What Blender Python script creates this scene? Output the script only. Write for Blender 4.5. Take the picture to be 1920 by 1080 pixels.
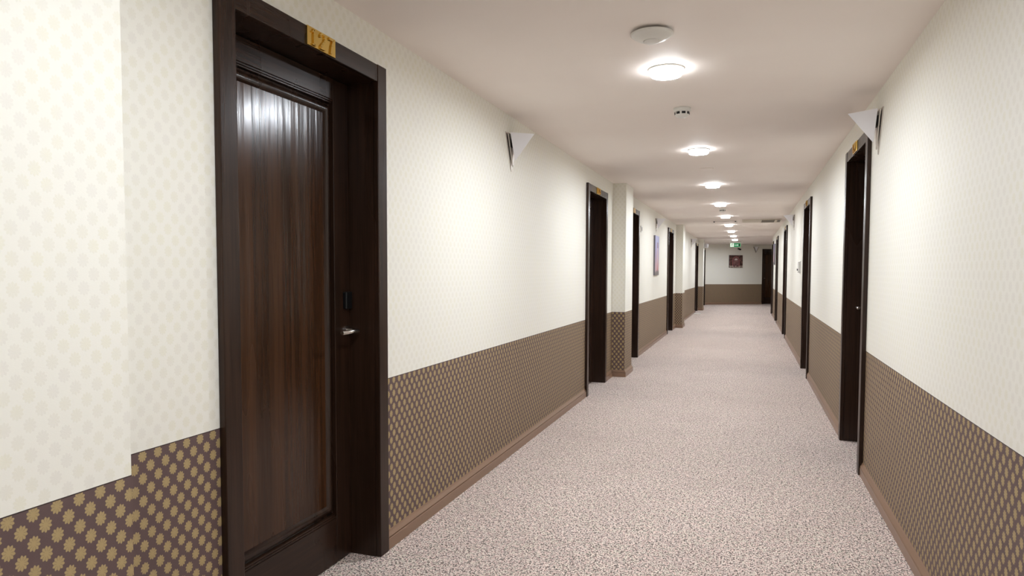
import bpy, bmesh, math, random
from mathutils import Matrix, Vector
random.seed(7)
for o in list(bpy.data.objects): bpy.data.objects.remove(o)
sc = bpy.context.scene
COL = sc.collection
PI = math.pi
# ------------------------------------------------------------------ camera
cam_d = bpy.data.cameras.new('camera'); cam = bpy.data.objects.new('camera', cam_d); COL.objects.link(cam)
YAW, PITCH, ROLL, F = .3362, -.0485, .0028, 1263.5
fw = Vector((-math.sin(YAW)*math.cos(PITCH), math.cos(YAW)*math.cos(PITCH), math.sin(PITCH)))
rt = Vector((math.cos(YAW), math.sin(YAW), 0)); up = rt.cross(fw)
r2 = rt*math.cos(ROLL) + up*math.sin(ROLL); u2 = up*math.cos(ROLL) - rt*math.sin(ROLL)
cam.matrix_world = Matrix(((r2.x, u2.x, -fw.x, 0), (r2.y, u2.y, -fw.y, 0), (r2.z, u2.z, -fw.z, 1.3), (0, 0, 0, 1)))
cam_d.sensor_width = 36; cam_d.lens = F*36/1920; cam_d.shift_y = 29.4/1920; cam_d.clip_start = .02
sc.camera = cam
# ------------------------------------------------------------------ world, exposure
w = bpy.data.worlds.new('world'); sc.world = w; w.use_nodes = True
w.node_tree.nodes['Background'].inputs[0].default_value = (1, .97, .93, 1)
w.node_tree.nodes['Background'].inputs[1].default_value = .02
vs = sc.view_settings; vs.view_transform = 'Standard'; vs.look = 'None'; vs.gamma = 1; vs.use_curve_mapping = False
vs.exposure = 0.13
LAMP = 520.0
# ------------------------------------------------------------------ dimensions of the corridor
XL, XR, H = -1.5716, .7159, 2.371
CX = (XL + XR)/2
DADO = .80
Y0, YE = -5.0, 32.0
RX = 3.0                                   # far side of the space the corridor turns into
R_END = 22.8                               # where the right wall stops
P0 = Vector((-1.5716, 27.5, 0)); PD = Vector((2.47, 1.5, 0)).normalized()   # slanted end wall
# ------------------------------------------------------------------ materials
def lin(c): 
    c = c/255
    return c/12.92 if c <= .04045 else ((c + .055)/1.055)**2.4
def rgb(r, g, b): return (lin(r), lin(g), lin(b), 1)
class NT:
    def __init__(s, name):
        s.m = bpy.data.materials.new(name); s.m.use_nodes = True; s.t = s.m.node_tree; s.n = s.t.nodes
        s.b = s.n['Principled BSDF']
    def add(s, k, **kw):
        x = s.n.new(k)
        for a, v in kw.items(): setattr(x, a, v)
        return x
    def put(s, sock, v):
        if hasattr(v, 'links') or isinstance(v, bpy.types.NodeSocket): s.t.links.new(v, sock)
        else: sock.default_value = v
    def mth(s, op, a, b=None, c=None, clamp=False):
        x = s.n.new('ShaderNodeMath'); x.operation = op; x.use_clamp = clamp
        s.put(x.inputs[0], a)
        if b is not None: s.put(x.inputs[1], b)
        if c is not None: s.put(x.inputs[2], c)
        return x.outputs[0]
    def mix(s, f, a, b):
        x = s.n.new('ShaderNodeMix'); x.data_type = 'RGBA'
        s.put(x.inputs[0], f); s.put(x.inputs[6], a); s.put(x.inputs[7], b)
        return x.outputs[2]
    def noise(s, vec, scale, detail=2, rough=.5):
        x = s.n.new('ShaderNodeTexNoise'); x.inputs['Scale'].default_value = scale
        x.inputs['Detail'].default_value = detail; x.inputs['Roughness'].default_value = rough
        if vec is not None: s.t.links.new(vec, x.inputs['Vector'])
        return x.outputs[0]
    def scaled(s, vec, v):
        x = s.n.new('ShaderNodeVectorMath'); x.operation = 'MULTIPLY'
        s.t.links.new(vec, x.inputs[0]); x.inputs[1].default_value = v
        return x.outputs[0]
    def ramp(s, f, lo, hi):
        x = s.n.new('ShaderNodeMapRange'); s.put(x.inputs[0], f); x.inputs[1].default_value = lo; x.inputs[2].default_value = hi
        x.interpolation_type = 'SMOOTHSTEP'
        return x.outputs[0]
    def bump(s, h, strength, dist):
        x = s.n.new('ShaderNodeBump'); x.inputs['Strength'].default_value = strength; x.inputs['Distance'].default_value = dist
        s.t.links.new(h, x.inputs['Height']); s.t.links.new(x.outputs[0], s.b.inputs['Normal'])
def plain(name, col, rough=.5, metal=0, spec=.5):
    q = NT(name); q.b.inputs['Base Color'].default_value = col; q.b.inputs['Roughness'].default_value = rough
    q.b.inputs['Metallic'].default_value = metal; q.b.inputs['Specular IOR Level'].default_value = spec
    return q.m
def wallpaper():
    q = NT('wallpaper'); tc = q.add('ShaderNodeTexCoord')
    so = q.add('ShaderNodeSeparateXYZ'); q.t.links.new(tc.outputs['Object'], so.inputs[0])
    sn = q.add('ShaderNodeSeparateXYZ'); q.t.links.new(tc.outputs['Normal'], sn.inputs[0])
    facing = q.mth('GREATER_THAN', q.mth('ABSOLUTE', sn.outputs[1]), .5)
    u = q.mth('ADD', q.mth('MULTIPLY', so.outputs[0], facing), q.mth('MULTIPLY', so.outputs[1], q.mth('SUBTRACT', 1, facing)))
    v = so.outputs[2]
    PH, PV = .052, .0632
    res = []; inner = []
    for off in (0, .5):
        fu = q.mth('SUBTRACT', q.mth('FRACT', q.mth('ADD', q.mth('DIVIDE', u, PH), off + .55)), .5)
        fv = q.mth('SUBTRACT', q.mth('FRACT', q.mth('ADD', q.mth('DIVIDE', v, PV), off + .08)), .5)
        x = q.mth('MULTIPLY', fu, PH/.0145); y = q.mth('MULTIPLY', fv, PV/.0172)
        r = q.mth('SQRT', q.mth('ADD', q.mth('MULTIPLY', x, x), q.mth('MULTIPLY', y, y)))
        th = q.mth('ARCTAN2', x, y)
        pet = q.mth('COSINE', q.mth('MULTIPLY', th, 10))
        edge = q.mth('ADD', .90, q.mth('MULTIPLY', pet, .10))
        res.append(q.ramp(q.mth('SUBTRACT', edge, r), -.05, .07))
        inner.append(q.mth('MULTIPLY', q.ramp(pet, -.2, -.9), q.mth('MULTIPLY', q.ramp(r, .25, .45), q.ramp(r, 1.0, .8))))
    mask = q.mth('MAXIMUM', res[0], res[1]); vein = q.mth('MAXIMUM', inner[0], inner[1])
    mask = q.mth('MULTIPLY', mask, q.mth('SUBTRACT', 1, q.mth('MULTIPLY', vein, .32)))
    obj = tc.outputs['Object']
    weave = q.noise(q.scaled(obj, (160, 160, 900)), 1, 1)
    blot = q.noise(obj, 9, 2)
    dark = q.mix(mask, rgb(*DARK_BG), rgb(*DARK_FG))
    cream_fg = q.mix(q.ramp(blot, .35, .65), rgb(*CREAM_FG), rgb(*CREAM_FG2))
    cream = q.mix(q.mth('MULTIPLY', mask, .42), rgb(*CREAM_BG), cream_fg)
    below = q.mth('LESS_THAN', v, DADO)
    line = q.mth('MULTIPLY', q.mth('LESS_THAN', v, DADO), q.mth('GREATER_THAN', v, DADO - .003))
    c = q.mix(below, cream, dark)
    c = q.mix(line, c, rgb(60, 48, 46))
    q.t.links.new(c, q.b.inputs['Base Color'])
    q.b.inputs['Roughness'].default_value = .55
    q.b.inputs['Specular IOR Level'].default_value = .35
    q.bump(q.mth('ADD', q.mth('MULTIPLY', weave, .6), q.mth('MULTIPLY', mask, .5)), .12, .002)
    return q.m
DARK_BG, DARK_FG = (98, 79, 77), (171, 149, 106)
CREAM_BG, CREAM_FG, CREAM_FG2 = (238, 235, 224), (228, 223, 198), (225, 220, 210)
M_wall = wallpaper()
def ceiling_mat():
    q = NT('ceiling_paint'); tc = q.add('ShaderNodeTexCoord')
    n = q.noise(tc.outputs['Object'], 1.3, 3)
    q.t.links.new(q.mix(q.ramp(n, .3, .7), rgb(243, 233, 226), rgb(246, 237, 230)), q.b.inputs['Base Color'])
    q.b.inputs['Roughness'].default_value = .6; q.b.inputs['Specular IOR Level'].default_value = .3
    return q.m
M_ceil = ceiling_mat()
def carpet():
    q = NT('carpet'); tc = q.add('ShaderNodeTexCoord'); ob = tc.outputs['Object']
    warp = q.noise(q.scaled(ob, (40, 40, 40)), 1, 2)
    a = q.noise(q.scaled(ob, (150, 82, 82)), 1, 2, .55)
    a2 = q.noise(q.scaled(ob, (70, 150, 100)), 1, 2, .55)
    b = q.noise(q.scaled(ob, (210, 140, 140)), 1, 2, .6)
    hue = q.noise(q.scaled(ob, (55, 40, 40)), 1, 2)
    big = q.noise(ob, 2.2, 4)
    clump = q.mth('MULTIPLY', q.mth('SUBTRACT', q.noise(q.scaled(ob, (48, 26, 26)), 1, 3, .6), .5), .16)
    tint = q.noise(ob, 7, 2)
    base = q.mix(q.ramp(hue, .40, .60), q.mix(q.ramp(tint, .4, .6), rgb(200, 188, 170), rgb(206, 186, 176)), rgb(208, 174, 165))
    lightc = q.mix(q.ramp(b, .46, .58), base, rgb(252, 240, 228))
    darkf = q.mth('MAXIMUM', q.ramp(q.mth('ADD', a, clump), .475, .41), q.ramp(q.mth('ADD', a2, clump), .45, .39))
    c = q.mix(q.mth('MULTIPLY', darkf, .96), lightc, q.mix(q.ramp(warp, .4, .6), rgb(98, 84, 78), rgb(70, 62, 56)))
    c = q.mix(q.mth('MULTIPLY', q.ramp(big, .4, .75), .14), c, rgb(150, 128, 122))
    q.t.links.new(c, q.b.inputs['Base Color'])
    q.b.inputs['Roughness'].default_value = .95; q.b.inputs['Specular IOR Level'].default_value = .1
    q.b.inputs['Sheen Weight'].default_value = .1
    q.bump(q.mth('ADD', a, q.mth('MULTIPLY', b, .6)), .6, .008)
    return q.m
M_carpet = carpet()
def wood(name, c1, c2, rough, plank=False, axis='Z'):
    q = NT(name); tc = q.add('ShaderNodeTexCoord'); ob = tc.outputs['Object']
    s = {'Z': (38, 38, 1.3), 'X': (1.3, 38, 38)}[axis]
    g = q.noise(q.scaled(ob, s), 1, 5, .6)
    fine = q.noise(q.scaled(ob, tuple(k*5 for k in s)), 1, 2)
    big = q.noise(q.scaled(ob, (5, 5, .8)), 1, 2)
    f = q.mth('ADD', q.mth('MULTIPLY', g, .7), q.mth('MULTIPLY', fine, .3))
    f = q.ramp(f, .38, .64)
    if plank:
        so = q.add('ShaderNodeSeparateXYZ'); q.t.links.new(ob, so.inputs[0])
        idx = q.mth('FLOOR', q.mth('DIVIDE', so.outputs[0], .082))
        wn = q.add('ShaderNodeTexWhiteNoise'); wn.noise_dimensions = '1D'; q.t.links.new(idx, wn.inputs['W'])
        f = q.mth('ADD', q.mth('MULTIPLY', f, .55), q.mth('MULTIPLY', wn.outputs[0], .45))
    c = q.mix(f, rgb(*c1), rgb(*c2))
    q.t.links.new(c, q.b.inputs['Base Color'])
    q.t.links.new(q.mth('ADD', rough, q.mth('MULTIPLY', q.ramp(big, .3, .7), .1)), q.b.inputs['Roughness'])
    q.b.inputs['Specular IOR Level'].default_value = .36 if plank else .3
    if plank:
        wav = q.noise(q.scaled(ob, (26, 26, 1.6)), 1, 3)
        q.bump(q.mth('ADD', wav, q.mth('MULTIPLY', wn.outputs[0], .15)), .35, .006)
    else: q.bump(fine, .08, .001)
    return q.m
M_wood = wood('dark_stained_wood', (36, 22, 14), (52, 34, 24), .25)
M_panel = wood('dark_panel_wood', (42, 24, 11), (72, 44, 24), .19, plank=True)
M_woodx = wood('dark_stained_wood_cross_grain', (36, 22, 14), (52, 34, 24), .25, axis='X')
M_skirt = plain('baseboard_paint', rgb(136, 107, 86), .3)
M_steel = plain('brushed_steel', rgb(205, 200, 195), .25, 1)
M_brass = plain('polished_brass', rgb(228, 196, 112), .12, 1)
M_black = plain('black_plastic', rgb(16, 17, 18), .35)
M_white = plain('white_plastic', rgb(228, 226, 220), .35)
M_shade = plain('white_ceramic', rgb(226, 224, 226), .3)
M_grey = plain('grey_slats', rgb(118, 110, 96), .5)
M_pale = plain('pale_enamel', rgb(214, 205, 188), .5)
M_dark = plain('dark_recess', rgb(40, 38, 36), .6)
def emis(name, col, s):
    q = NT(name); q.b.inputs['Base Color'].default_value = col
    q.b.inputs['Emission Color'].default_value = col; q.b.inputs['Emission Strength'].default_value = s
    return q.m
M_lamp = emis('lamp_diffuser', (.935, 1.0, 1.085, 1), LAMP)
M_rim = emis('lamp_bloom_rim', (.97, 1, 1.03, 1), 26.0)  # added rim glow: imitates lamp bloom and puts a halo on the ceiling
M_green = emis('exit_green', rgb(20, 140, 85), .35)
M_lgreen = emis('exit_pale_green', rgb(150, 215, 170), .5)
M_signw = emis('exit_white', rgb(235, 245, 235), .7)
# ------------------------------------------------------------------ mesh helpers
class MB:
    def __init__(s): s.b = bmesh.new()
    def box(s, x0, x1, y0, y1, z0, z1, mi=0):
        vs_ = [s.b.verts.new((x, y, z)) for x in (min(x0, x1), max(x0, x1)) for y in (min(y0, y1), max(y0, y1)) for z in (min(z0, z1), max(z0, z1))]
        for f in ((0, 1, 3, 2), (4, 6, 7, 5), (0, 4, 5, 1), (2, 3, 7, 6), (0, 2, 6, 4), (1, 5, 7, 3)):
            fc = s.b.faces.new([vs_[i] for i in f]); fc.material_index = mi
        return s
    def poly_prism(s, pts, d, mi=0):
        """pts: list of 3D points (planar polygon), d: extrusion vector"""
        a = [s.b.verts.new(p) for p in pts]; c = [s.b.verts.new(Vector(p) + Vector(d)) for p in pts]
        n = len(pts); fs = [s.b.faces.new(a[::-1]), s.b.faces.new(c)]
        for i in range(n): fs.append(s.b.faces.new((a[i], a[(i+1) % n], c[(i+1) % n], c[i])))
        for f in fs: f.material_index = mi
        return s
    def lathe(s, prof, cx=0, cy=0, seg=40, smooth=True, mi=0):
        """prof: (r, z) list around the z axis"""
        rings = []
        for r, z in prof:
            if r < 1e-6: rings.append([s.b.verts.new((cx, cy, z))])
            else: rings.append([s.b.verts.new((cx + r*math.cos(2*PI*k/seg), cy + r*math.sin(2*PI*k/seg), z)) for k in range(seg)])
        for A, B in zip(rings, rings[1:]):
            for k in range(seg):
                k2 = (k+1) % seg
                q = [A[0]] if len(A) == 1 else [A[k], A[k2]]
                q += [B[0]] if len(B) == 1 else [B[k2], B[k]]
                if len(q) >= 3:
                    f = s.b.faces.new(q); f.smooth = smooth; f.material_index = mi
        return s
    def tube(s, pts, r, seg=14, cap=True, mi=0):
        pts = [Vector(p) for p in pts]; rings = []
        for i, p in enumerate(pts):
            t = (pts[min(i+1, len(pts)-1)] - pts[max(i-1, 0)]).normalized()
            a = t.cross(Vector((0, 0, 1)));
            if a.length < 1e-3: a = t.cross(Vector((1, 0, 0)))
            a.normalize(); b = t.cross(a)
            rings.append([s.b.verts.new(p + a*r*math.cos(2*PI*k/seg) + b*r*math.sin(2*PI*k/seg)) for k in range(seg)])
        for A, B in zip(rings, rings[1:]):
            for k in range(seg):
                f = s.b.faces.new((A[k], A[(k+1) % seg], B[(k+1) % seg], B[k])); f.smooth = True; f.material_index = mi
        if cap:
            for R_ in (rings[0], rings[-1]): s.b.faces.new(R_)
        return s
    def stroke(s, pts, wd, y0, y1, mi=0):
        """flat ribbon of width wd along xz points, extruded in y"""
        pts = [Vector((p[0], 0, p[1])) for p in pts]; L = []; Rr = []
        for i, p in enumerate(pts):
            t = (pts[min(i+1, len(pts)-1)] - pts[max(i-1, 0)]).normalized(); n = Vector((-t.z, 0, t.x))*wd/2
            L.append(p + n); Rr.append(p - n)
        for i in range(len(pts)-1):
            s.poly_prism([(v.x, y0, v.z) for v in (L[i], L[i+1], Rr[i+1], Rr[i])], (0, y1 - y0, 0), mi)
        return s
    def build(s, name, mats, parent=None, bevel=0, seg=2):
        bmesh.ops.recalc_face_normals(s.b, faces=s.b.faces[:])
        me = bpy.data.meshes.new(name); s.b.to_mesh(me); s.b.free()
        for m in (mats if isinstance(mats, (list, tuple)) else [mats]): me.materials.append(m)
        o = bpy.data.objects.new(name, me); COL.objects.link(o)
        if parent: o.parent = parent
        if bevel:
            bv = o.modifiers.new('bevel', 'BEVEL'); bv.width = bevel; bv.segments = seg; bv.limit_method = 'ANGLE'
        return o
def tag(o, label, cat, group=None, kind=None):
    o['label'] = label; o['category'] = cat
    if group: o['group'] = group
    if kind: o['kind'] = kind
    return o
def empty(name, loc, rz=0):
    o = bpy.data.objects.new(name, None); o.empty_display_size = .1; COL.objects.link(o)
    o.location = loc; o.rotation_euler = (0, 0, rz); return o
def copy_tree(o, parent=None):
    c = o.copy(); COL.objects.link(c); c.parent = parent
    for ch in list(o.children): copy_tree(ch, c)
    return c
RZL, RZR = -PI/2, PI/2                     # local x along the wall, y out of the wall, for left and right walls
RZE = math.atan2(-PD.y, -PD.x)             # end wall
def on_end(s, z): p = P0 + PD*s; return (p.x, p.y, z)
# ------------------------------------------------------------------ setting: door positions
OW, TOPZ, CW, CT = 1.02, 2.203, .075, .025  # casing outer width, casing top, casing board width, casing thickness
LD = [2.200, 7.29, 9.74, 14.69, 22.52, 26.45]      # centres along the left wall
RD = [5.260, 9.36, 14.62, 18.70, 21.92]
PIL = [(.72, 1.226), (8.24, 8.76), (15.9, 16.45), (23.35, 23.9)]; PP = .16
HW = OW/2 - CW + .01                        # half of the hole in the wall
# floor, ceiling
tag(MB().box(-2.2, RX + .3, Y0 - .3, YE, -.1, 0).build('floor', M_carpet), 'speckled pinkish grey wall to wall corridor carpet', 'floor', kind='structure')
tag(MB().box(-2.2, RX + .3, Y0 - .3, YE, H, H + .1).build('ceiling', M_ceil), 'flat pinkish white corridor ceiling carrying the round lamps', 'ceiling', kind='structure')
def wall_run(name, xa, xb, y0, y1, doors, label):
    m = MB(); y = y0
    for d in sorted(doors):
        m.box(xa, xb, y, d - HW, 0, H); m.box(xa, xb, d - HW, d + HW, TOPZ - CW + .01, H); y = d + HW
    m.box(xa, xb, y, y1, 0, H)
    return m, label
m, lb = wall_run('wall_left', XL - .24, XL, Y0, 27.6, LD, '')
for a, b in PIL: m.box(XL - .01, XL + PP, a, b, 0, H)
wl = tag(m.build('wall_left', M_wall), 'left corridor wall with shallow pilasters, cream above brown patterned wallpaper', 'wall', kind='structure')
m, lb = wall_run('wall_right', XR, XR + .24, Y0, R_END, RD, '')
m.box(XR + .24, RX, R_END - .2, R_END, 0, H)
tag(m.build('wall_right', M_wall), 'right corridor wall, cream above brown patterned wallpaper', 'wall', kind='structure')
tag(MB().box(XL - .24, XR + .24, Y0 - .2, Y0, 0, H).build('wall_back', M_wall), 'wall behind the viewpoint closing the corridor', 'wall', kind='structure')
tag(MB().box(RX, RX + .2, R_END - .2, YE, 0, H).build('wall_side', M_wall), 'side wall beyond the corner at the far right', 'wall', kind='structure')
# end wall, slanted, in its own frame (local x runs to the left in view)
END_DOOR = 2.46 + OW/2                      # centre of the far door along the end wall
ew = MB()
ew.box(.2, -(END_DOOR - HW), -.24, 0, 0, H); ew.box(-(END_DOOR + HW), -5.6, -.24, 0, 0, H)
ew.box(-(END_DOOR - HW), -(END_DOOR + HW), -.24, 0, TOPZ - CW + .01, H)
e = ew.build('wall_end', M_wall); e.location = P0; e.rotation_euler.z = RZE
tag(e, 'slanted wall at the far end of the corridor', 'wall', kind='structure')
# ------------------------------------------------------------------ baseboards
def skirt(m, a, b, nrm, e0=0, e1=0):
    """a,b: floor points along the wall face; nrm: outward normal; mitre extensions e0,e1"""
    a = Vector(a); b = Vector(b); t = (b - a).normalized(); n = Vector(nrm)
    prof = [(0, 0), (.018, 0), (.018, .050), (.0165, .0525), (.0105, .0535), (.0105, .0565), (.0165, .0580), (.0160, .060), (.0060, .076), (.0020, .084), (0, .084)]
    A = [m.b.verts.new(a + n*p - t*e0*p + Vector((0, 0, z))) for p, z in prof]
    B = [m.b.verts.new(b + n*p + t*e1*p + Vector((0, 0, z))) for p, z in prof]
    k = len(prof)
    for i in range(k): m.b.faces.new((A[i], A[(i+1) % k], B[(i+1) % k], B[i]))
    m.b.faces.new(A); m.b.faces.new(B)
def gaps(doors, y0, y1):
    out = []; y = y0
    for d in sorted(doors): out.append((y, d - OW/2)); y = d + OW/2
    out.append((y, y1)); return out
bl = MB()
for a, b in gaps(LD, Y0, 27.5):
    cur = a
    for p, q in PIL:
        if a < p and q < b:
            skirt(bl, (XL, cur, 0), (XL, p, 0), (1, 0, 0), 0, 0)
            skirt(bl, (XL, p, 0), (XL + PP, p, 0), (0, -1, 0), -1 if False else 0, 1)
            skirt(bl, (XL + PP, p, 0), (XL + PP, q, 0), (1, 0, 0), 1, 1)
            skirt(bl, (XL + PP, q, 0), (XL, q, 0), (0, 1, 0), 1, 0)
            cur = q
    skirt(bl, (XL, cur, 0), (XL, b, 0), (1, 0, 0))
tag(bl.build('baseboard_left', M_skirt), 'brown moulded baseboard along the left wall and its pilasters', 'baseboard', kind='structure')
br = MB()
for a, b in gaps(RD, Y0, R_END): skirt(br, (XR, a, 0), (XR, b, 0), (-1, 0, 0), 0, 1 if b == R_END else 0)
skirt(br, (XR, R_END, 0), (RX, R_END, 0), (0, 1, 0), 1, 0)
tag(br.build('baseboard_right', M_skirt), 'brown moulded baseboard along the right wall', 'baseboard', kind='structure')
be = MB(); skirt(be, (0, 0, 0), (-(END_DOOR - OW/2), 0, 0), (0, 1, 0)); skirt(be, (-(END_DOOR + OW/2), 0, 0), (-5.4, 0, 0), (0, 1, 0))
o = be.build('baseboard_end', M_skirt); o.location = P0; o.rotation_euler.z = RZE
tag(o, 'brown baseboard along the far end wall', 'baseboard', kind='structure')
# ------------------------------------------------------------------ doors
DIG = {
 '1': lambda m, x, z, s, y0, y1: (m.stroke([(x, z + .02*s), (x, z + 1*s)], .17*s, y0, y1), m.stroke([(x - .22*s, z + .76*s), (x, z + .93*s)], .10*s, y0, y1), m.stroke([(x - .2*s, z + .04*s), (x + .2*s, z + .04*s)], .09*s, y0, y1)),
 '2': lambda m, x, z, s, y0, y1: (m.stroke([(x - .25*s, z + .70*s), (x - .24*s, z + .84*s), (x - .12*s, z + .96*s), (x + .06*s, z + .97*s), (x + .2*s, z + .86*s), (x + .22*s, z + .68*s), (x + .12*s, z + .5*s), (x - .08*s, z + .3*s), (x - .26*s, z + .08*s)], .12*s, y0, y1), m.stroke([(x - .27*s, z + .07*s), (x + .25*s, z + .07*s)], .14*s, y0, y1)),
 '3': lambda m, x, z, s, y0, y1: m.stroke([(x - .2*s, z + .86*s), (x, z + .97*s), (x + .18*s, z + .85*s), (x + .16*s, z + .62*s), (x, z + .52*s), (x + .2*s, z + .4*s), (x + .21*s, z + .15*s), (x, z + .03*s), (x - .22*s, z + .15*s)], .12*s, y0, y1),
 '4': lambda m, x, z, s, y0, y1: (m.stroke([(x + .1*s, z), (x + .1*s, z + s)], .14*s, y0, y1), m.stroke([(x + .1*s, z + .97*s), (x - .25*s, z + .32*s)], .09*s, y0, y1), m.stroke([(x - .27*s, z + .3*s), (x + .27*s, z + .3*s)], .1*s, y0, y1)),
 '5': lambda m, x, z, s, y0, y1: (m.stroke([(x - .17*s, z + .93*s), (x + .2*s, z + .93*s)], .13*s, y0, y1), m.stroke([(x - .17*s, z + .95*s), (x - .19*s, z + .55*s), (x, z + .6*s), (x + .2*s, z + .45*s), (x + .2*s, z + .18*s), (x, z + .04*s), (x - .22*s, z + .14*s)], .12*s, y0, y1)),
 '7': lambda m, x, z, s, y0, y1: (m.stroke([(x - .24*s, z + .92*s), (x + .24*s, z + .92*s)], .15*s, y0, y1), m.stroke([(x + .22*s, z + .9*s), (x + .06*s, z + .5*s), (x - .04*s, z)], .14*s, y0, y1)),
}
FR_Y = -.128                                # face of the leaf's rails, in the wall frame
def build_casing(root, hs):
    for sx in (-1, 1):
        xo = sx*OW/2; xi = sx*(OW/2 - CW)
        MB().box(xo, xi, 0, CT, 0, TOPZ).build('door_casing', M_wood, root, .003)
    MB().box(-(OW/2 - CW), OW/2 - CW, 0, CT - .002, TOPZ - CW, TOPZ - .001).build('head_casing', M_woodx, root, .003)
    m = MB(); iw = OW/2 - CW
    for sx in (-1, 1): m.box(sx*iw, sx*(iw + .009), -.17, 0, 0, TOPZ - CW)
    m.box(-iw - .009, iw + .009, -.17, 0, TOPZ - CW, TOPZ - CW + .009)
    m.build('door_lining', M_wood, root)
    return root
def build_leaf(root, hs, reader=True):
    """hs: side of the handle along local x"""
    iw = OW/2 - CW; top = TOPZ - CW - .006; lw = iw - .004
    b = -.168
    st = .112
    # rails and stiles with stepped edges
    m = MB()
    for sx in (-1, 1): m.box(sx*lw, sx*(lw - st), b, FR_Y, .006, top)
    lf = m.build('door_leaf', M_wood, root, .0025)
    m = MB()
    m.box(-(lw - st), lw - st, b, FR_Y + .0004, top - .088, top)
    m.box(-(lw - st), lw - st, b, FR_Y + .0004, .006, .205)
    m.box(-(lw - st), lw - st, b, FR_Y - .004, top - .096, top - .088)
    m.box(-(lw - st), lw - st, b, FR_Y - .004, .205, .213)
    m.box(-(lw - st), lw - st, b, FR_Y - .008, top - .103, top - .096)
    m.box(-(lw - st), lw - st, b, FR_Y - .008, .213, .220)
    m.build('rail', M_woodx, lf, .0015)
    # bead moulding around the sunk panel
    x1 = lw - st; z0, z1 = .222, top - .105; mo = .046
    prof = [(0, -.022), (.006, -.026), (.010, -.018), (.018, -.010), (.026, -.008), (.034, -.011), (.040, -.019), (.046, -.024), (.046, -.034), (0, -.034)]
    m = MB(); rings = []
    for (cx, cz) in ((-x1, z0), (x1, z0), (x1, z1), (-x1, z1)):
        sx = -1 if cx > 0 else 1; sz = 1 if cz == z0 else -1
        rings.append([m.b.verts.new((cx + sx*d, FR_Y + h, cz + sz*d)) for d, h in prof])
    for i in range(4):
        A, B = rings[i], rings[(i+1) % 4]
        for k in range(len(prof)):
            f = m.b.faces.new((A[k], A[(k+1) % len(prof)], B[(k+1) % len(prof)], B[k])); f.smooth = 1 <= k <= 6
    m.build('moulding', M_wood, lf)
    MB().box(-(x1 - mo), x1 - mo, b, FR_Y - .022, z0 + mo, z1 - mo).build('door_panel', M_panel, lf)
    # lever handle
    hx = hs*(lw - .022); hz = 1.032; y = FR_Y
    m = MB()
    def disc(cx, cz, r, y0, y1):
        pts = [(cx + r*math.cos(2*PI*k/28), y0, cz + r*math.sin(2*PI*k/28)) for k in range(28)]
        m.poly_prism(pts, (0, y1 - y0, 0))
    disc(hx, hz, .021, y, y + .009)
    m.tube([(hx, y + .008, hz), (hx, y + .050, hz), (hx - hs*.004, y + .060, hz), (hx - hs*.014, y + .065, hz), (hx - hs*.135, y + .065, hz)], .0088)
    m.build('lever_handle', M_steel, lf)['label'] = 'brushed steel lever handle on a round rose'
    if reader:
        rx = hx - hs*.006
        m = MB(); m.box(rx - .024, rx + .024, y, y + .020, 1.128, 1.205)
        m.build('card_reader', M_black, lf, .004)['label'] = 'small black card reader'
        return lf
    return lf
def build_plate(root, text, xc=.0):
    pw, z0, z1 = .178, TOPZ - CW + .002, TOPZ - .002
    p = MB().box(xc - pw/2, xc + pw/2, CT - .003, CT + .005, z0, z1).build('number_plate', M_brass, root, .0015)
    p['label'] = 'polished brass room number plate'
    if text:
        m = MB(); s = .060
        # text reads left to right for someone facing the door: local -x is the viewer's right on every wall
        n = len(text)
        for i, c in enumerate(text):
            x = (i - (n - 1)/2)*.054
            t = MB(); DIG[c](t, 0, z0 + .006, s, 0, .007)
            for v in t.b.verts: v.co = Vector((xc - (x + v.co.x), CT + .0045 + v.co.y, v.co.z))
            me = bpy.data.meshes.new('t'); t.b.to_mesh(me); t.b.free(); m.b.from_mesh(me); bpy.data.meshes.remove(me)
        m.build('numeral', M_brass, p, .0008, 1)
    return p
def make_door(name, hs, text, loc, rz, px):
    root = empty(name, loc, rz); build_casing(root, hs); build_leaf(root, hs); build_plate(root, text, px)
    root['kind'] = 'structure'; return root
DL = []
DL.append(make_door('door_1', -1, '127', (XL, LD[0], 0), RZL, -.018))
DL.append(make_door('door_2', 1, '125', (XL, LD[1], 0), RZL, .025))
DL.append(make_door('door_3', 1, '', (XL, LD[2], 0), RZL, .02))
for i in (3, 4, 5):
    c = copy_tree(DL[2]); c.name = 'door_%d' % (i + 1); c.location = (XL, LD[i], 0); DL.append(c)
for o, l in zip(DL, ('nearest left door, dark panelled wood, brass plate reading 127, steel lever and black card reader',
                     'second left dark door with brass plate, just in front of the first pilaster past door 127',
                     'left dark door just beyond the first pilaster past door 127',
                     'left dark door beyond the tall tower picture, before the second pilaster past door 127',
                     'left dark door before the last pilaster, with the white strip at its foot',
                     'last left dark door past the farthest pilaster, seen edge on')): tag(o, l, 'door', kind='structure')
DR = [make_door('door_7', 1, '124', (XR, RD[0], 0), RZR, 0), make_door('door_8', 1, '122', (XR, RD[1], 0), RZR, 0), make_door('door_9', 1, '', (XR, RD[2], 0), RZR, 0)]
for i in (3, 4):
    c = copy_tree(DR[2]); c.name = 'door_%d' % (i + 7); c.location = (XR, RD[i], 0); DR.append(c)
for o, l in zip(DR, ('nearest right dark door beside the right wall lamp, brass plate above and steel lever showing',
                     'second right dark door, with the white thermostat just beyond it',
                     'third right dark door, just past the farther right wall lamp',
                     'fourth right dark door, before the framed picture on the right wall',
                     'last right dark door at the corner, beyond the right wall picture')): tag(o, l, 'door', kind='structure')
de = copy_tree(DL[2]); de.name = 'door_12'; de.location = on_end(END_DOOR, 0); de.rotation_euler.z = RZE
tag(de, 'dark door in the slanted far end wall, at its right', 'door', kind='structure')
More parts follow.
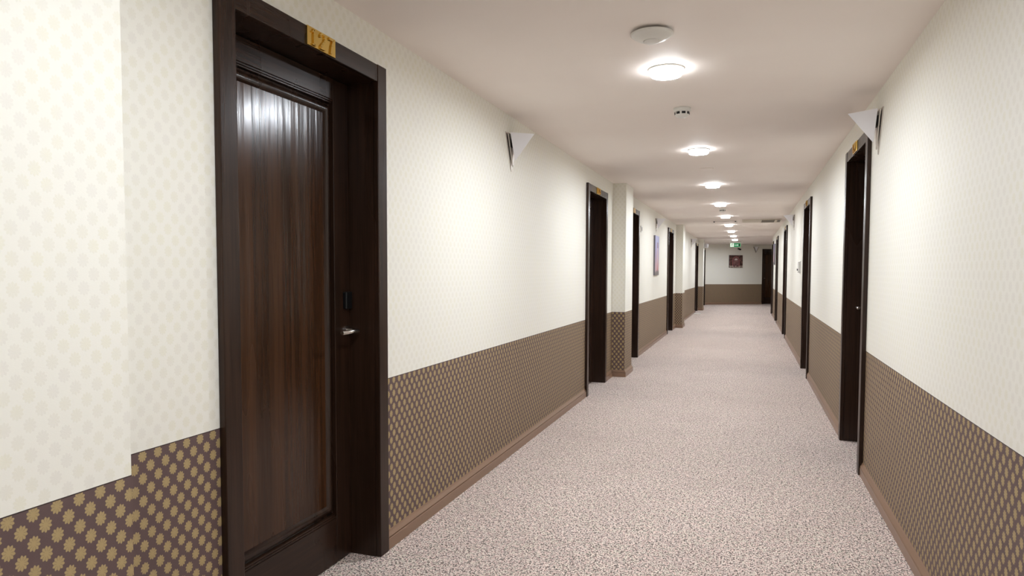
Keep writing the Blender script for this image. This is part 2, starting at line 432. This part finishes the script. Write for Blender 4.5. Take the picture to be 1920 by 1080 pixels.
# ------------------------------------------------------------------ ceiling lamps
def make_lamp():
    root = empty('ceiling_lamp', (CX, 3.69, H))
    MB().lathe([(.0, 0), (.094, 0), (.094, -.006), (.086, -.008), (0, -.008)]).build('lamp_ring', M_white, root)
    MB().lathe([(.0855, -.007), (.0855, -.020), (.083, -.032), (.078, -.038), (.074, -.038), (.074, -.030), (.074, -.007)], seg=48).build('bloom_rim', M_rim, root)['label'] = 'added glowing rim imitating the bloom around the lamp'
    MB().lathe([(.0735, -.030), (.0735, -.034), (.04, -.036), (0, -.036)], seg=48).build('lamp_diffuser', M_lamp, root)['label'] = 'glowing opal disc'
    return root
lamp0 = make_lamp()
names = ['first', 'second', 'third', 'fourth', 'fifth', 'sixth', 'seventh', 'eighth', 'ninth', 'tenth']
for i in range(10):
    o = lamp0 if i == 0 else copy_tree(lamp0)
    o.location = (CX, 3.69 + 2.505*i, H)
    tag(o, {0: 'largest and nearest glowing round ceiling lamp, between the white dome and the smoke detector',
            1: 'second glowing round ceiling lamp, just beyond the nearest smoke detector',
            2: 'third glowing round ceiling lamp, beyond the thin flush ceiling disc',
            3: 'fourth glowing round ceiling lamp, just before the farther smoke detector',
            4: 'fifth glowing round ceiling lamp, just after the farther smoke detector, before the hatch',
            8: 'ninth glowing round ceiling lamp, the last in front of the exit sign',
            9: 'farthest round ceiling lamp, half hidden behind the exit sign'}.get(i, names[i] + ' glowing round ceiling lamp counted from the nearest, beyond the ceiling hatch'),
        'ceiling lamp', 'round ceiling lamps down the corridor')
for i, y in enumerate((1.185, -1.32, -3.825)):
    o = copy_tree(lamp0); o.location = (CX, y, H); o.scale = (.87, .87, 1)
    tag(o, ('round ceiling lamp overhead, just behind the top edge of the view', 'round ceiling lamp behind the viewpoint', 'round ceiling lamp farthest behind the viewpoint')[i], 'ceiling lamp', 'round ceiling lamps down the corridor')
# ------------------------------------------------------------------ things on the ceiling
r = empty('ceiling_unit', (CX + .003, 3.10, H))
tag(r, 'white shallow dome unit on the ceiling in front of the nearest lamp', 'ceiling unit')
MB().lathe([(0, 0), (.060, 0), (.060, -.013), (0, -.013)]).build('mounting_plate', M_dark, r)
MB().lathe([(0, -.010), (.090, -.010), (.094, -.012), (.094, -.015), (.086, -.022), (.066, -.034), (.046, -.041), (.040, -.0425), (0, -.0425)], seg=56).build('dome_cover', M_white, r)
MB().lathe([(.0375, -.042), (.0375, -.046), (.034, -.047), (0, -.047)], seg=40).build('centre_cap', M_white, r)
def make_detector():
    r = empty('smoke_detector', (CX, 4.60, H))
    MB().lathe([(0, 0), (.054, 0), (.056, -.003), (.056, -.020), (.053, -.023), (0, -.023)]).build('detector_base', M_white, r)
    MB().lathe([(0, -.023), (.050, -.023), (.048, -.027), (.046, -.044), (.040, -.053), (.028, -.060), (.012, -.063), (0, -.063)]).build('detector_head', M_white, r)
    m = MB()
    for k in range(8):
        a0 = 2*PI*(k + .08)/8; a1 = 2*PI*(k + .72)/8
        pts = [(rr*math.cos(a), rr*math.sin(a), -.043) for rr, a in ((.043, a0), (.0488, a0), (.0492, (a0 + a1)/2), (.0488, a1), (.043, a1))]
        m.poly_prism(pts, (0, 0, .015))
    m.build('sensor_slot', M_black, r)['label'] = 'black smoke inlet slots'
    return r
s0 = make_detector(); tag(s0, 'white smoke detector with black slots, between the first and second lamps', 'smoke detector', 'smoke detectors on the ceiling')
s1 = copy_tree(s0); s1.location = (CX, 12.05, H); tag(s1, 'small distant smoke detector between the fourth and fifth lamps', 'smoke detector', 'smoke detectors on the ceiling')
r = MB().lathe([(0, 0), (.072, 0), (.072, -.004), (.069, -.006), (0, -.006)], seg=40).build('inspection_disc', M_ceil); r.location = (CX, 7.36, H)
tag(r, 'thin flush disc on the ceiling between the second and third lamps', 'ceiling cap')
# access hatch, thin outline with two catches
r = empty('ceiling_hatch', (-.485, 15.35, H)); tag(r, 'flush square access hatch beyond the fifth lamp, with two small dark catches', 'hatch')
m = MB()
for a, b, c, d in ((-.24, .24, -.24, -.232), (-.24, .24, .232, .24), (-.24, -.232, -.24, .24), (.232, .24, -.24, .24)): m.box(a, b, c, d, -.003, 0)
m.build('hatch_frame', M_grey, r)
MB().box(-.231, .231, -.231, .231, -.004, 0).build('hatch_panel', M_ceil, r)
for x in (-.215, .215): MB().box(x - .012, x + .012, -.255, -.225, -.022, 0).build('catch', M_black, r, .003)
# ventilation unit
r = empty('ceiling_vent', (.24, 15.15, H)); tag(r, 'long ceiling vent by the right wall, pale blank panel and grey slatted grille', 'vent')
MB().box(-.37, -.03, -.42, .42, -.012, 0).build('blank_panel', M_pale, r, .002)
m = MB()
for a, b, c, d in ((-.02, .30, -.42, -.37), (-.02, .30, .37, .42), (-.02, .01, -.37, .37), (.265, .30, -.37, .37)): m.box(a, b, c, d, -.018, 0)
m.build('grille_frame', M_pale, r, .002)
MB().box(.011, .264, -.369, .369, -.003, 0).build('grille_backing', M_dark, r)
m = MB()
for k in range(16): m.poly_prism([(.011, -.36 + k*.0465, -.004), (.011, -.352 + k*.0465, -.004), (.011, -.325 + k*.0465, -.016), (.011, -.333 + k*.0465, -.016)], (.253, 0, 0))
m.build('slat', M_grey, r)
m = MB().box(.305, .315, -.42, .40, -.018, 0).box(.375, .39, -.42, .40, -.018, 0).box(.315, .375, -.42, -.36, -.018, 0).box(.315, .375, .34, .40, -.018, 0)
m.build('side_frame', M_pale, r, .002)
m = MB()
for k in range(12): m.box(.315, .375, -.35 + k*.058, -.31 + k*.058, -.012, 0)
m.build('side_grille', M_grey, r)
# exit sign
r = empty('exit_sign', (-.44, 25.5, H)); r.rotation_euler.z = .0
tag(r, 'green and white exit sign hanging under the ceiling at the corridor end', 'exit sign')
MB().box(-.19, .19, -.035, .035, -.055, 0).build('sign_housing', M_white, r, .004)
MB().box(-.18, .18, -.006, .006, -.19, -.052).build('sign_panel', M_lgreen, r, .002)
g = MB(); g.box(-.17, -.055, -.010, -.005, -.182, -.062); g.build('sign_field', M_signw, r)
g = MB(); g.box(-.05, .17, -.010, -.005, -.182, -.062); g.build('sign_field', M_green, r)
m = MB()      # running figure (green on white) and arrow (white on green)
m.stroke([(-.108, -.085), (-.116, -.125)], .020, -.0125, -.010)
m.stroke([(-.116, -.125), (-.095, -.148), (-.104, -.176)], .011, -.0125, -.010)
m.stroke([(-.116, -.125), (-.135, -.145), (-.158, -.146)], .011, -.0125, -.010)
m.stroke([(-.108, -.090), (-.086, -.100), (-.076, -.118)], .008, -.0125, -.010)
m.stroke([(-.108, -.090), (-.130, -.096), (-.140, -.114)], .008, -.0125, -.010)
m.poly_prism([(-.103 + .009*math.cos(k*PI/6), -.010, -.072 + .009*math.sin(k*PI/6)) for k in range(12)], (0, -.0025, 0))
m.build('running_figure', M_green, r)
m = MB(); m.stroke([(-.03, -.122), (.075, -.122)], .016, -.0125, -.010)
m.poly_prism([(.070, -.010, -.098), (.105, -.010, -.122), (.070, -.010, -.146)], (0, -.0025, 0)); m.build('arrow', M_signw, r)
MB().box(.125, .155, -.0125, -.010, -.175, -.070).build('door_symbol', M_dark, r)
# small black camera on the end wall
r = empty('wall_camera', on_end(1.40, 2.20), RZE); tag(r, 'small black camera high on the far wall, below the exit sign', 'camera')
MB().box(-.025, .025, 0, .02, -.03, .03).build('camera_bracket', M_black, r, .003)
m = MB(); m.tube([(0, .02, 0), (0, .06, -.005)], .012); m.tube([(0, .05, -.005), (0, .16, -.03)], .033, 18); m.build('camera_body', M_black, r)
# ------------------------------------------------------------------ wall lamps (triangular uplights)
def make_sconce():
    r = empty('wall_lamp', (XL, 4.465, 2.245), RZL)
    MB().poly_prism([(-.125, 0, 0), (.125, 0, 0), (0, 0, -.255)], (0, .006, 0)).build('back_plate', M_steel, r, .001)
    MB().poly_prism([(-.100, .010, -.004), (.100, .010, -.004), (0, .010, -.225)], (0, .007, 0)).build('middle_plate', M_steel, r, .001)
    MB().box(-.03, .03, .0055, .026, -.09, -.03).build('spacer', M_dark, r)
    # folded shade: open pyramid, apex down, with thickness
    m = MB(); t = .007
    L, R_, T, Bt = Vector((-.085, .025, 0)), Vector((.085, .025, 0)), Vector((0, .172, -.004)), Vector((0, .030, -.185))
    li, ri, ti, bi = Vector((-.085 + t, .025 + t*.4, 0)), Vector((.085 - t, .025 + t*.4, 0)), Vector((0, .172 - t*1.6, -.004)), Vector((0, .030 + t*.2, -.185 + t*2.5))
    V = [m.b.verts.new(v) for v in (L, R_, T, Bt, li, ri, ti, bi)]
    for f in ((0, 3, 2), (1, 2, 3), (0, 1, 3), (4, 6, 7), (5, 7, 6), (4, 7, 5), (0, 2, 6, 4), (2, 1, 5, 6), (1, 0, 4, 5)): m.b.faces.new([V[i] for i in f])
    m.build('lamp_shade', M_shade, r, .002)
    MB().lathe([(0, .0), (.012, 0), (.012, .03), (0, .03)], 0, .06, 16).build('bulb_holder', M_white, r).location = (0, 0, -.075)
    return r
w0 = make_sconce()
for i, (x, y, rz, l) in enumerate(((XL, 4.465, RZL, 'white triangular wall lamp on the left wall between door 127 and the next door'),
                     (XR, 4.50, RZR, 'white triangular wall lamp on the right wall in front of the nearest right door'),
                     (XL, 12.33, RZL, 'white triangular wall lamp on the left wall above the tall tower picture'),
                     (XR, 12.18, RZR, 'white triangular wall lamp on the right wall between the second and third right doors'),
                     (XL, 20.25, RZL, 'small farthest triangular wall lamp on the left wall'))):
    o = w0 if i == 0 else copy_tree(w0); o.location = (x, y, 2.245); o.rotation_euler.z = rz
    tag(o, l, 'wall lamp', 'triangular wall lamps')
o = copy_tree(w0); o.location = on_end(2.17, 2.29); o.rotation_euler.z = RZE
tag(o, 'triangular wall lamp on the slanted far wall beside the end door', 'wall lamp', 'triangular wall lamps')
# ------------------------------------------------------------------ pictures
def tower_art():
    q = NT('tower_picture'); tc = q.add('ShaderNodeTexCoord'); so = q.add('ShaderNodeSeparateXYZ'); q.t.links.new(tc.outputs['Object'], so.inputs[0])
    x, z = so.outputs[0], so.outputs[2]; n = q.noise(tc.outputs['Object'], 9, 3)
    sky = q.mix(q.ramp(z, .05, .62), rgb(205, 170, 175), rgb(168, 168, 215))
    half = q.mth('ADD', .055, q.mth('MULTIPLY', z, -.03))
    tw = q.mth('LESS_THAN', q.mth('ABSOLUTE', q.mth('ADD', x, .05)), half)
    tw = q.mth('MULTIPLY', tw, q.mth('LESS_THAN', z, .50))
    band = q.mth('MULTIPLY', q.mth('LESS_THAN', q.mth('ABSOLUTE', q.mth('SUBTRACT', z, .535)), .05), q.mth('LESS_THAN', q.mth('ABSOLUTE', q.mth('ADD', x, .05)), .09))
    c = q.mix(tw, sky, q.mix(q.ramp(z, .08, .3), rgb(196, 110, 105), rgb(222, 190, 190)))
    c = q.mix(band, c, rgb(150, 118, 150))
    ground = q.ramp(q.mth('ADD', z, q.mth('MULTIPLY', n, .08)), .14, .09)
    c = q.mix(ground, c, rgb(120, 112, 110))
    q.t.links.new(c, q.b.inputs['Base Color']); q.b.inputs['Roughness'].default_value = .4
    return q.m
def hall_art():
    q = NT('arched_hall_picture'); tc = q.add('ShaderNodeTexCoord'); so = q.add('ShaderNodeSeparateXYZ'); q.t.links.new(tc.outputs['Object'], so.inputs[0])
    x, z = so.outputs[0], so.outputs[2]; n = q.noise(tc.outputs['Object'], 14, 3)
    zz = q.mth('MAXIMUM', q.mth('SUBTRACT', z, .28), 0)
    d = q.mth('SQRT', q.mth('ADD', q.mth('MULTIPLY', x, x), q.mth('MULTIPLY', zz, zz)))
    arch = q.ramp(q.mth('ABSOLUTE', q.mth('SUBTRACT', d, .145)), .022, .008)
    inside = q.ramp(d, .14, .12)
    dome = q.mth('MULTIPLY', q.ramp(q.mth('SQRT', q.mth('ADD', q.mth('MULTIPLY', x, x), q.mth('POWER', q.mth('SUBTRACT', z, .30), 2))), .075, .05), q.mth('GREATER_THAN', z, .29))
    c = q.mix(q.ramp(n, .4, .65), rgb(58, 38, 34), rgb(112, 78, 70))
    c = q.mix(inside, c, q.mix(q.ramp(n, .35, .6), rgb(92, 62, 62), rgb(140, 100, 96)))
    c = q.mix(arch, c, rgb(150, 90, 88)); c = q.mix(dome, c, rgb(205, 190, 182))
    fl = q.mth('MULTIPLY', q.ramp(z, .085, .06), q.ramp(n, .4, .6)); c = q.mix(fl, c, rgb(178, 165, 150))
    q.t.links.new(c, q.b.inputs['Base Color']); q.b.inputs['Roughness'].default_value = .4
    return q.m
M_tower, M_hall, M_edge = tower_art(), hall_art(), plain('canvas_edge', rgb(105, 100, 105), .6)
def picture(loc, rz, wd, ht, mat, label, th=.03):
    r = empty('picture', loc, rz)
    MB().box(-wd/2, wd/2, 0, th, 0, ht).build('canvas', M_edge, r)
    MB().box(-wd/2, wd/2, th, th + .002, 0, ht).build('printed_face', mat, r)
    return tag(r, label, 'picture')
picture((XL, 12.29, 1.233), RZL, .53, .70, M_tower, 'tall lilac picture of a pale tower on the left wall')
picture((XR, 20.45, 1.50), RZR, .53, .58, M_tower, 'small lilac picture on the right wall near the last right doors')
picture(on_end(1.292, 1.458), RZE, .585, .49, M_hall, 'square dark red picture of an arched hall on the far end wall')
# ------------------------------------------------------------------ small wall fittings
r = empty('thermostat', (XR, 10.60, 1.30), RZR); tag(r, 'white wall thermostat just beyond the second right door', 'thermostat')
m = MB(); m.box(-.085, .085, 0, .012, -.02, .155); m.build('base_plate', M_white, r, .004)
m = MB(); m.poly_prism([(-.075, .012, -.01), (.075, .012, -.01), (.075, .012, .145), (-.075, .012, .145)], (0, .022, 0)); m.build('cover', M_white, r, .006)
m = MB(); m.poly_prism([(.0 + .014*math.cos(k*PI/8), .034, .03 + .014*math.sin(k*PI/8)) for k in range(16)], (0, .012, 0)); m.build('dial', M_dark, r)
r = empty('wall_plate', (XL, 10.52, 1.905), RZL); tag(r, 'small white blank plate high on the left wall just beyond the first pilaster', 'plate')
MB().box(-.05, .05, 0, .016, 0, .095).build('plate_cover', M_white, r, .003); MB().box(-.028, .028, .016, .018, .02, .075).build('plate_label', M_grey, r)
r = empty('emergency_light', (XL + PP, 23.62, 2.09), RZL); tag(r, 'white rounded emergency light on the face of the farthest left pilaster', 'emergency light')
MB().box(-.17, .17, 0, .03, 0, .155).build('light_base', M_white, r, .006)
MB().box(-.16, .16, .03, .135, .008, .147).build('light_cover', M_shade, r, .03, 4)
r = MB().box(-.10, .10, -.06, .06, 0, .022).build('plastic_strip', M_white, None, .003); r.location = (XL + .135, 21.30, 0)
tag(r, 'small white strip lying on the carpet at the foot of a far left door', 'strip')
